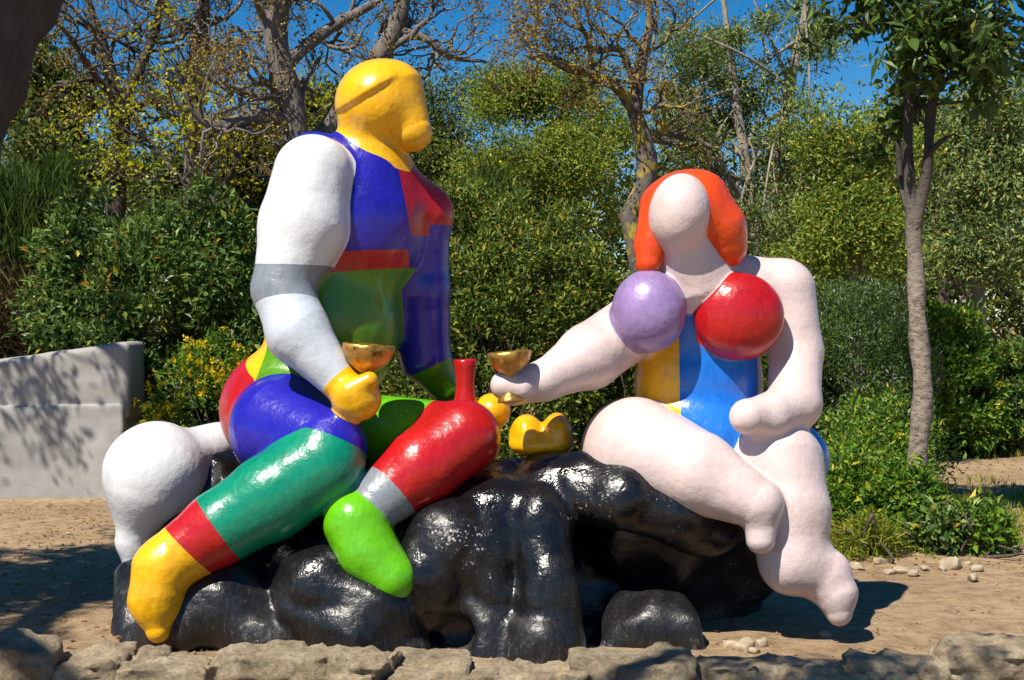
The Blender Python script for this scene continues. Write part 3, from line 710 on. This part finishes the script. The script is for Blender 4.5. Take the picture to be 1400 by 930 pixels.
# ------------------------------------------------------------------ hedges and shrubs
bush('laurel_shrub', 'tall dark glossy leaved shrub behind the concrete bench', (col_at(245, 13.9), 13.9, 1.30), (1.36, .85, 1.44), 32000, 'laurel', .100, .042, 21, bumpy=.30, freq=1.3, gap=1.0, stems=40)
bush('clipped_hedge', 'dense rounded clipped hedge between the two statues', (-.42, 12.9, 1.2), (1.50, .95, 1.55), 56000, 'hedge', .070, .028, 22, shell=.7, power=2.25, bumpy=.12, freq=1.6, gap=.95, stems=60, cat='hedge')
bush('clipped_hedge', 'lower dark hedge behind the pale pink statue and its seat', (1.95, 13.2, 1.0), (1.2, .7, 1.05), 22000, 'hedge', .070, .028, 23, shell=.6, bumpy=.16, gap=.7, cat='hedge')
bush('rosemary_hedge', 'rosemary hedge dotted with pale blue flowers beside the pink shoulder', (col_at(1165, 12.4), 12.4, .85), (.85, .6, 1.06), 42000, 'rosemary', .055, .012, 24, bumpy=.22, gap=.7, up=1.2, cat='hedge')
bush('leafy_hedge', 'bright green leafy hedge behind the slim young trunk', (col_at(1290, 16.5), 16.5, .75), (.62, .6, .95), 15000, 'lush', .10, .045, 25, bumpy=.25, cat='hedge')
bush('laurel_shrub', 'dark green rounded shrub past the orange earth of the bed', (col_at(1395, 16.8), 16.8, .55), (.5, .5, .68), 10000, 'laurel', .10, .036, 26, bumpy=.25)
root, p, o, g = bush('flowering_shrub', 'small shrub covered in yellow flower heads beside the bench', (col_at(285, 12.6), 12.6, .62), (.44, .32, .78), 9000, 'lush', .055, .022, 27, bumpy=.25)
k = g.choice(len(p), 460, False); k = k[(vnoise(p[k], 3.0, 2.) > -.15)]
fp = np.repeat(p[k] + o[k] * .06, 9, 0); fp = fp + g.normal(size=fp.shape) * .014
put_leaves('flowers', root, 'flower', fp, .040, .026, out=np.repeat(o[k], 9, 0), up=.6, g=g)
# broom with fine upright stems at the far left
def wisps(name, label, c, r, n, mt, L, Wd, seed, up=2.2, bumpy=.3, cat='shrub'):
    g = np.random.default_rng(seed); c = np.array(c, float); root = thing(name, label, cat, (c[0], c[1], 0))
    p, o = cloud(g, n, c, np.array(r), .3, 2.2, bumpy, 1.2, .7); put_leaves('foliage', root, mt, p, L, Wd, up=up * 2, rnd=.55, g=g, out=o * .4)
    return root
wisps('broom_shrub', 'feathery green broom shrub above dry brushwood behind the bench', (col_at(20, 14.6), 14.6, 1.75), (1.15, .7, 1.35), 34000, 'broom', .20, .007, 31)
wisps('brushwood', 'tangle of dry brown brushwood under the feathery broom', (col_at(25, 13.9), 13.9, .95), (.95, .5, .95), 11000, 'dry', .30, .009, 32, up=.3)
wisps('broom_shrub', 'tuft of thin green shoots rising above the clipped hedge', (col_at(665, 14.3), 14.3, 1.7), (.62, .4, 1.35), 6000, 'broom', .24, .010, 33)
# low plants along the right-hand bed
for i, (px, D, rx, rz, n, mt, L, Wd, lab) in enumerate([
    (1165, 10.3, .30, .62, 3600, 'lush', .060, .024, 'low green plant in the bed close to the pink foot'),
    (1225, 10.0, .26, .48, 2600, 'lush', .075, .034, 'small bright leaved plant at the foot of the slim young trunk'),
    (1290, 9.6, .20, .30, 1200, 'laurel', .080, .040, 'small broad leaved plant on the pale stones of the bed'),
    (1345, 9.6, .2, .30, 1500, 'lush', .070, .030, 'low leafy plant in front of the orange earth'),
    (1185, 9.5, .20, .22, 1500, 'grass', .10, .010, 'tuft of grassy green growth at the stony bed edge'),
    (1210, 11.3, .45, .85, 6000, 'lush', .060, .022, 'loose green shrub between the rosemary and the slim trunk')]):
    bush('bed_plant', lab, (col_at(px, D), D, rz * .42), (rx, rx, rz * .62), n, mt, L, Wd, 60 + i, shell=.2, bumpy=.4, freq=3.2, gap=.7, stems=9, cat='plant')

# ------------------------------------------------------------------ trees
# dark leaning oak at the left edge; its boughs reach over the forecourt and shade it
g = np.random.default_rng(71)
oak = thing('leaning_oak', 'dark thick leaning oak trunk rising beside the broom and bench', 'tree', (-3.5, 8.0, 0))
big = [limb([(-190, 850, 8.0, 66), (-140, 560, 8.0, 58), (-72, 260, 8.0, 56), (-18, 90, 8.0, 56), (40, -60, 8.0, 56), (70, -260, 7.9, 50)], 22)]
def w_limb(pts, r0, r1, n=16): return smooth_path(pts, n), np.linspace(r0, r1, n)
top = big[0][0][-1]
over = [w_limb([top, top + [-1.5, -.8, .5], (-5.0, 5.6, 5.0), (-5.4, 4.4, 5.6)], .16, .05),
        w_limb([top, (-4.4, 6.2, 4.9), (-4.6, 3.6, 5.2), (-3.2, 2.4, 5.3), (-1.9, 2.9, 5.2), (-1.2, 3.5, 5.0), (-.3, 3.8, 5.0)], .14, .02, 26),
        w_limb([top, (-3.6, 8.6, 4.9), (-4.9, 9.8, 5.3), (-6.0, 10.6, 5.6)], .14, .04),
        w_limb([top, (-3.4, 6.9, 4.6), (-4.6, 6.3, 4.9), (-5.6, 5.6, 5.6)], .13, .04)]
out, tips = [], []
for j, (pts, rad) in enumerate(over):
    for k in range((30, 34, 8, 34)[j]):
        i = g.integers(5 if j != 1 else 14, len(pts)); d = g.normal(size=3) * [1, 1, .45] + unit(pts[i] - pts[i - 1]) * .6
        if j == 1: d[1] += .25
        grow(g, pts[i], d, g.uniform(.5, .9), rad[i] * .4, 2, out, tips, .25, .03)
def shades(p):                          # would this point's shadow land on the sculpture?
    S_ = np.array(SUN_DIR); p = np.atleast_2d(p); hit = np.zeros(len(p), bool)
    for y in np.linspace(6.45, 8.3, 10):
        q = p - S_ * ((p[:, 1] - y) / S_[1])[:, None]
        hit |= (q[:, 0] > -2.35) & (q[:, 0] < 2.0) & (q[:, 2] > .22) & (q[:, 2] < 3.1) & (p[:, 1] < y)
    y = 6.2; q = p - S_ * (p[:, 2] / S_[2])[:, None]
    hit |= (q[:, 1] > 5.8) & (q[:, 1] < 6.5) & (q[:, 0] < .85) & (q[:, 0] > -2.4)
    return hit
out = [c for c in out if not shades(c[0]).any()]; tips = [c for c in tips if not shades(c).any()]
V, F = tubes(big + over); link('trunk', mesh_np('trunk', V, F, True), M['bark_dark'], oak)
V, F = tubes(out); link('branches', mesh_np('branches', V, F, True), M['bark_dark'], oak)
tp = np.concatenate(tips); p = np.repeat(tp, 4, 0); p = p + g.normal(size=p.shape) * .07
put_leaves('crown', oak, 'ever', p, .09, .045, g=g)

tree('bare_oak', 'dark twisted bare oak with dense fine twigs above the laurel shrub', [[(160, 330, 15.5, 15), (158, 250, 15.5, 13), (166, 190, 15.5, 12), (160, 130, 15.5, 10), (140, 60, 15.5, 7), (120, 0, 15.5, 5), (100, -70, 15.4, 4)],
     [(163, 150, 15.5, 9), (190, 95, 15.6, 7), (215, 30, 15.7, 6), (225, -60, 15.8, 5)], [(160, 140, 15.5, 7), (120, 90, 15.2, 5), (95, 50, 15, 4), (60, 10, 14.8, 3)]], 'twig', 81, 3, .75, ('bud', .045, .028, 1, .04), sprout=9, gn=.32, ang=.85)
tree('bare_oak', 'upright grey oak trunk standing behind the yellow leaved sapling', [[(262, 330, 16, 15), (266, 240, 16, 14), (262, 160, 16, 13), (272, 80, 16, 12), (278, 0, 16, 10), (284, -90, 16, 8)]], 'bark_grey', 82, 3, .7, ('bud', .045, .028, 1, .04), sprout=15, gn=.3)
tree('grey_oak', 'stout grey oak with forked bare limbs behind the yellow head', [
     [(412, 330, 14.2, 21), (408, 230, 14.2, 19), (402, 160, 14.2, 18), (386, 95, 14.2, 17), (376, 40, 14.2, 16), (388, -20, 14.2, 15), (400, -120, 14.2, 12)],
     [(404, 175, 14.2, 14), (370, 158, 14.1, 12), (330, 164, 14.0, 10), (290, 172, 13.9, 7), (262, 150, 13.8, 4)],
     [(388, 90, 14.2, 11), (425, 58, 14.3, 9), (462, 32, 14.4, 8), (505, 8, 14.5, 6), (545, -20, 14.6, 4)],
     [(440, 190, 14.6, 17), (490, 120, 14.6, 16), (528, 62, 14.6, 13), (548, 15, 14.6, 11), (556, -60, 14.6, 9)],
     [(540, 40, 14.6, 6), (580, 52, 14.6, 5), (615, 78, 14.7, 4), (665, 84, 14.8, 2)]], 'bark_grey', 83, 3, .62, ('bud', .042, .028, 1, .04), sprout=6, gn=.33, ang=.8)
tree('lichen_oak', 'gnarled oak with yellow lichen on its limbs behind the orange hair', [
     [(882, 420, 14.4, 19), (872, 330, 14.4, 17), (862, 290, 14.4, 15), (884, 255, 14.4, 15), (882, 200, 14.4, 13), (868, 150, 14.4, 11), (876, 90, 14.4, 8), (890, 20, 14.4, 6), (880, -50, 14.4, 4)],
     [(872, 160, 14.4, 9), (846, 122, 14.3, 8), (805, 100, 14.2, 7), (770, 92, 14.1, 5), (735, 70, 14.0, 3)],
     [(806, 100, 14.2, 5), (806, 60, 14.1, 4), (786, 20, 14.0, 3), (770, -30, 14, 2)],
     [(868, 120, 14.4, 6), (850, 70, 14.3, 5), (820, 70, 14.2, 4), (800, 66, 14.1, 3)]], 'bark_lichen', 84, 3, .55, ('bud', .042, .028, 1, .04), sprout=8, gn=.34, ang=.85)
tree('yellow_sapling', 'slender tree with fresh yellow green leaves above the laurel shrub', [[(300, 330, 15, 6), (285, 230, 15, 5), (262, 150, 15, 4), (240, 90, 15, 3)], [(290, 280, 15, 5), (330, 210, 15, 4), (352, 140, 15, 3)], [(280, 280, 15, 5), (225, 220, 15, 4), (190, 170, 15, 3)]],
     'twig', 85, 2, .62, ('yellowleaf', .060, .040, 1, .07), sprout=15, gn=.2, up=.02, from_t=.15)

def canopy(name, label, clumps, trunks, mt, bark_m, seed, n, L, Wd, bumpy=.3, freq=1.0, shell=.35, gap=.8, cat='tree', hang=0.):
    g = np.random.default_rng(seed); big = [limb(c) for c in trunks]; p0 = big[0][0][0]
    root = thing(name, label, cat, (p0[0], p0[1], 0)); br = []
    tot = sum(c[3] * c[4] for c in clumps); pts = []; outs = []
    for (px, py, D, rx, rz) in clumps:
        c = P(px, py, D); r = np.array([RP(rx, D), RP(min(rx, rz * 1.4), D) * .8, RP(rz, D)])
        nl = int(n * rx * rz / tot); ns = max(14, int(r[0] * r[2] * 21)); sc_, so_ = cloud(g, ns, c, r, .25, 2.0, bumpy, freq, 0)
        w_ = g.integers(0, ns, nl); rad_ = g.uniform(.08, .21, ns) * (1 + .25 * (D > 17))
        dv = g.normal(size=(nl, 3)) * [1, 1, .75]; p = sc_[w_] + dv * rad_[w_][:, None]; o = unit(so_[w_] * .6 + unit(dv)); pts.append(p); outs.append(o)
        for k in range(max(3, int(rx / 12))):
            b0 = big[g.integers(len(big))]; i = g.integers(len(b0[0]) // 3, len(b0[0])); e = p[g.integers(len(p))]
            if np.linalg.norm(e - b0[0][i]) > 3.2: continue
            mid = (b0[0][i] + e) / 2 + g.normal(size=3) * .15; br.append((smooth_path([b0[0][i], mid, e], 8), np.linspace(min(.03, b0[1][i] * .6), .005, 8)))
    V, F = tubes(big); link('trunk', mesh_np('trunk', V, F, True), M[bark_m], root)
    if br:
        for bb_ in (br if len(br) < 25 else []):
            V, F = tubes([bb_], 5); link('branch', mesh_np('branch', V, F, True), M[bark_m], root)
        if len(br) >= 25:
            V, F = tubes(br, 4); link('branches', mesh_np('branches', V, F, True), M[bark_m], root)
    put_leaves('crown', root, mt, np.concatenate(pts), L, Wd, out=np.concatenate(outs), g=g, hang=hang)
    return root
st = lambda px, D, r, y1, lean=0: [(px, HY + EYE * FPX / D, D, r), (px + lean * .5, (HY + y1) / 2 + 40, D, r * .8), (px + lean, y1, D, r * .45)]
canopy('holm_oak', 'shaded evergreen oak behind the broom shrub at the dark leaning trunk', [(40, 150, 19, 75, 90), (95, 215, 18.5, 60, 60), (10, 90, 19, 60, 70)], [st(60, 19, 9, 140)], 'ever', 'bark_dark', 91, 15000, .11, .05)
canopy('holm_oak', 'dark evergreen oak filling the gap behind the white sleeve', [(340, 235, 17.5, 95, 60), (440, 200, 18.5, 70, 70), (230, 260, 18, 80, 50)], [st(350, 17.5, 9, 220)], 'ever', 'bark_dark', 92, 17000, .10, .05)
canopy('holm_oak', 'dense dark evergreen tree between the yellow head and the clipped hedge', [(590, 185, 18.5, 85, 95), (540, 235, 18, 70, 70), (650, 230, 18, 80, 80)], [st(600, 18.5, 10, 160)], 'ever', 'bark_dark', 93, 34000, .066, .026, bumpy=.42, freq=1.5)
canopy('holm_oak', 'yellowish green dense tree rising over the middle of the clipped hedge', [(745, 180, 17, 95, 82), (700, 240, 16.6, 80, 60), (810, 240, 16.8, 75, 80), (780, 150, 17.2, 60, 50)], [st(750, 17, 10, 170)], 'ygreen', 'twig', 94, 36000, .064, .025, bumpy=.42, freq=1.5)
canopy('olive_tree', 'tall airy olive tree with pale stems above the pink shoulder', [(960, 90, 16.2, 70, 95), (1060, 60, 16.4, 85, 100), (1010, 190, 16, 95, 80), (1090, 230, 16.2, 65, 80), (930, 210, 16, 50, 70), (1030, 320, 15.6, 80, 65)],
       [[(1045, 620, 16, 11), (1040, 380, 16, 10), (1020, 230, 16, 8), (1000, 90, 16, 5), (985, -40, 16, 3)], [(1042, 420, 16, 8), (1062, 230, 16.1, 7), (1085, 100, 16.2, 5), (1110, -40, 16.3, 3)], [(1040, 330, 16, 6), (1000, 250, 15.9, 5), (950, 180, 15.9, 4), (920, 110, 15.9, 2)]], 'olive', 'bark_pale', 95, 30000, .072, .022, bumpy=.5, freq=1.5, gap=.95)
canopy('olive_tree', 'bright green olive tree between the tall olive and the slim trunk', [(1150, 230, 15, 75, 85), (1195, 310, 14.8, 60, 70), (1120, 330, 14.8, 55, 60), (1215, 210, 15.2, 60, 60)], [[(1165, 640, 15, 9), (1168, 400, 15, 8), (1160, 280, 15, 6), (1135, 170, 15, 3)], [(1168, 400, 15, 7), (1195, 300, 15, 5), (1220, 200, 15, 3)]], 'ygreen', 'bark_pale', 96, 21000, .066, .028, bumpy=.4, freq=1.4, gap=.9)
canopy('olive_tree', 'olive tree with pale mottled trunk standing past the slim young tree', [(1340, 235, 17.8, 70, 75), (1390, 190, 17.8, 55, 80), (1300, 320, 17.6, 55, 55), (1385, 330, 17.6, 60, 55), (1270, 220, 18.0, 45, 60)], [[(1330, 615, 17.8, 16), (1335, 470, 17.8, 14), (1333, 380, 17.8, 13), (1335, 300, 17.8, 10), (1350, 200, 17.8, 6), (1365, 110, 17.8, 3)], [(1334, 330, 17.8, 7), (1300, 260, 17.8, 5), (1270, 200, 17.8, 3)]], 'olive', 'bark_pale', 97, 18000, .085, .034, bumpy=.4, freq=1.4, gap=.9)
canopy('holm_oak', 'far green tree showing between the pale mottled olive and the slim trunk', [(1290, 200, 22, 120, 130), (1400, 170, 22, 90, 120), (1180, 300, 21, 100, 110)], [st(1290, 22, 9, 180)], 'ever', 'twig', 98, 15000, .13, .06)

# slim young tree in the bed: its largest leaves are single pieces
g = np.random.default_rng(101); D0 = 10.4
young = thing('young_tree', 'slim young tree with pale spotted trunk and dark glossy leaves', 'tree', tuple(P(1256, 740, D0) * [1, 1, 0]))
big = [limb([(1256, 748, D0, 17), (1253, 640, D0, 14), (1262, 540, D0, 13.5), (1255, 450, D0, 12.5), (1252, 370, D0, 11.5), (1248, 300, D0, 10)], 18),
       limb([(1250, 312, D0, 11), (1241, 220, D0, 7.5), (1243, 120, D0, 7), (1236, 30, D0, 6.5), (1226, -80, D0, 6), (1215, -190, D0, 4)], 18),
       limb([(1251, 312, D0, 10), (1268, 230, 10.3, 7.5), (1273, 150, 10.3, 7), (1292, 60, 10.2, 6.5), (1310, -60, 10.1, 5), (1325, -180, 10.0, 4)], 18),
       limb([(1248, 300, D0, 6), (1232, 250, 10.5, 5), (1228, 190, 10.5, 4)], 8), limb([(1266, 215, 10.3, 5), (1285, 195, 10.2, 4), (1300, 185, 10.2, 2.5)], 7)]
out, tips = [], []
for j in (1, 2):
    pts, rad = big[j]
    for k in range(34):
        i = g.integers(7, len(pts)); d = np.array([g.uniform(-1, 1) + (.4 if j == 2 else -.3), g.uniform(-1.1, .6), g.uniform(-.25, .5)])
        grow(g, pts[i], d, g.uniform(.35, .62), .013, 1, out, tips, .18, .0, (2, 3), .7)
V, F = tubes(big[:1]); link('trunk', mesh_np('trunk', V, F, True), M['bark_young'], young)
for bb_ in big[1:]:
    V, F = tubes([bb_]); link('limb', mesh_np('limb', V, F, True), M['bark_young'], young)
V, F = tubes(out); link('branches', mesh_np('branches', V, F, True), M['twig'], young)
def leaf_mesh():
    L, w = .17, .034; xs = np.array([0, .22, .5, .78, 1.0]); ws = np.array([.08, .75, 1, .6, .04]) * w; V = []
    for x, ww in zip(xs, ws):
        z = -.10 * L * x * x; V += [(-ww, x * L, z + ww * .4), (0, x * L, z), (ww, x * L, z + ww * .4)]
    F = []
    for i in range(4):
        for k in range(2): a = i * 3 + k; F.append((a, a + 1, a + 4, a + 3))
    me = mesh_np('leaf', np.array(V), np.array(F), True); return me
lm = leaf_mesh(); lm.materials.append(M['glossleaf'])
tp = np.concatenate(tips); pr = tp + g.normal(size=tp.shape) * .02
inpic = (HY - (pr[:, 2] - EYE) / pr[:, 1] * FPX > -15) & (700 + pr[:, 0] / pr[:, 1] * FPX < 1415)
idx = np.where(inpic)[0]; g.shuffle(idx); sel = idx[:290]
loc0 = Vector(young.location)
for i in sel:
    o = bpy.data.objects.new('leaf', lm); C.objects.link(o); o.parent = young; o.location = Vector(pr[i]) - loc0
    o.rotation_euler = (g.uniform(-1.5, .2), g.uniform(-.8, .8), g.uniform(0, 6.28)); s_ = g.uniform(.7, 1.2); o.scale = (s_, s_, s_)
p = np.repeat(pr, 4, 0); p = p + g.normal(size=p.shape) * .05
tag(put_leaves('crown', young, 'glossleaf', p, .12, .05, g=g, hang=.35), kind='stuff')

# ------------------------------------------------------------------ far wood, litter, gravel, grass
g = np.random.default_rng(111); pts = []; outs = []
for k in range(34):
    D = g.uniform(25, 33); px = -120 + k * 50 + g.uniform(-20, 20); ht = g.uniform(255, 320)
    c = np.array([col_at(px, D), D, z_at(ht + 120, D)]); p, o = cloud(g, 1900, c, np.array([1.6, 1.2, 2.6]), .4, 2.0, .35, .7, 0); pts.append(p); outs.append(o)
V, F = leaves(np.concatenate(pts), .20, .11, out=np.concatenate(outs), g=g)
tag(link('distant_wood', mesh_np('distant_wood', V, F), M['ever']), 'mass of evergreen wood behind all the garden trees', 'wood', kind='stuff')

def scatter(n, x0, x1, y0, y1, g, dens=None):
    x, y = g.uniform(x0, x1, n), g.uniform(y0, y1, n)
    if dens is not None:
        k = dens(x, y) > g.random(n); x, y = x[k], y[k]
    return np.stack([x, y, ground_z(x, y)], -1)
g = np.random.default_rng(121)
p = scatter(26000, -7, 9, 6.4, 19, g, lambda x, y: (.06 + .30 * (y > 9) + .20 * (x < -1.5) + .3 * ((x > 3) & (y > 10.5))) * np.clip(.7 + vnoise(np.stack([x, y, x * 0], -1), 1.6), .1, 1.5)); p[:, 2] += .012
V, F = leaves(p, .055, .028, up=2.5, g=g)
gz_ = ground_z(V[:, 0], V[:, 1]); V[:, 2] = gz_ + np.clip((V[:, 2] - gz_) * .35, .003, .014)
tag(link('leaf_litter', mesh_np('leaf_litter', V, F), M['litter']), 'dry brown leaves scattered over the earth', 'leaf litter', kind='stuff')
p = scatter(9000, -5, 5, 6.3, 12.5, g); n = len(p); q = g.uniform(.004, .014, n) * (1 + (g.random(n) > .97) * 1.2)
oct_ = np.array([[1, 0, 0], [-1, 0, 0], [0, 1, 0], [0, -1, 0], [0, 0, .7], [0, 0, -.7]]); ofc = np.array([[0, 2, 4], [2, 1, 4], [1, 3, 4], [3, 0, 4], [2, 0, 5], [1, 2, 5], [3, 1, 5], [0, 3, 5]])
V = p[:, None] + oct_[None] * q[:, None, None] * g.uniform(.6, 1.3, (n, 6, 1)); F = (np.arange(n)[:, None, None] * 6 + ofc[None]).reshape(-1, 3)
tag(link('gravel', mesh_np('gravel', V.reshape(-1, 3), F), M['earth']), 'fine grit and pebbles lying on the bare earth', 'gravel', kind='stuff')
p = scatter(26000, 1.6, 8, 9.3, 18, g, lambda x, y: np.clip(vnoise(np.stack([x, y, x * 0], -1), 1.1, 4.) * 1.6 + .25, 0, 1))
V, F = leaves(p, .085, .010, up=0, rnd=.35, g=g, hang=-1.0)
tag(link('bed_grass', mesh_np('bed_grass', V, F), M['grass']), 'patchy yellow green grass in the planted bed', 'grass', kind='stuff')
print('TRIS', sum(sum(len(pl.vertices) - 2 for pl in o.data.polygons) for o in C.objects if o.type == 'MESH' and len(o.data.polygons) < 1000) + sum(len(o.data.polygons) for o in C.objects if o.type == 'MESH' and len(o.data.polygons) >= 1000))
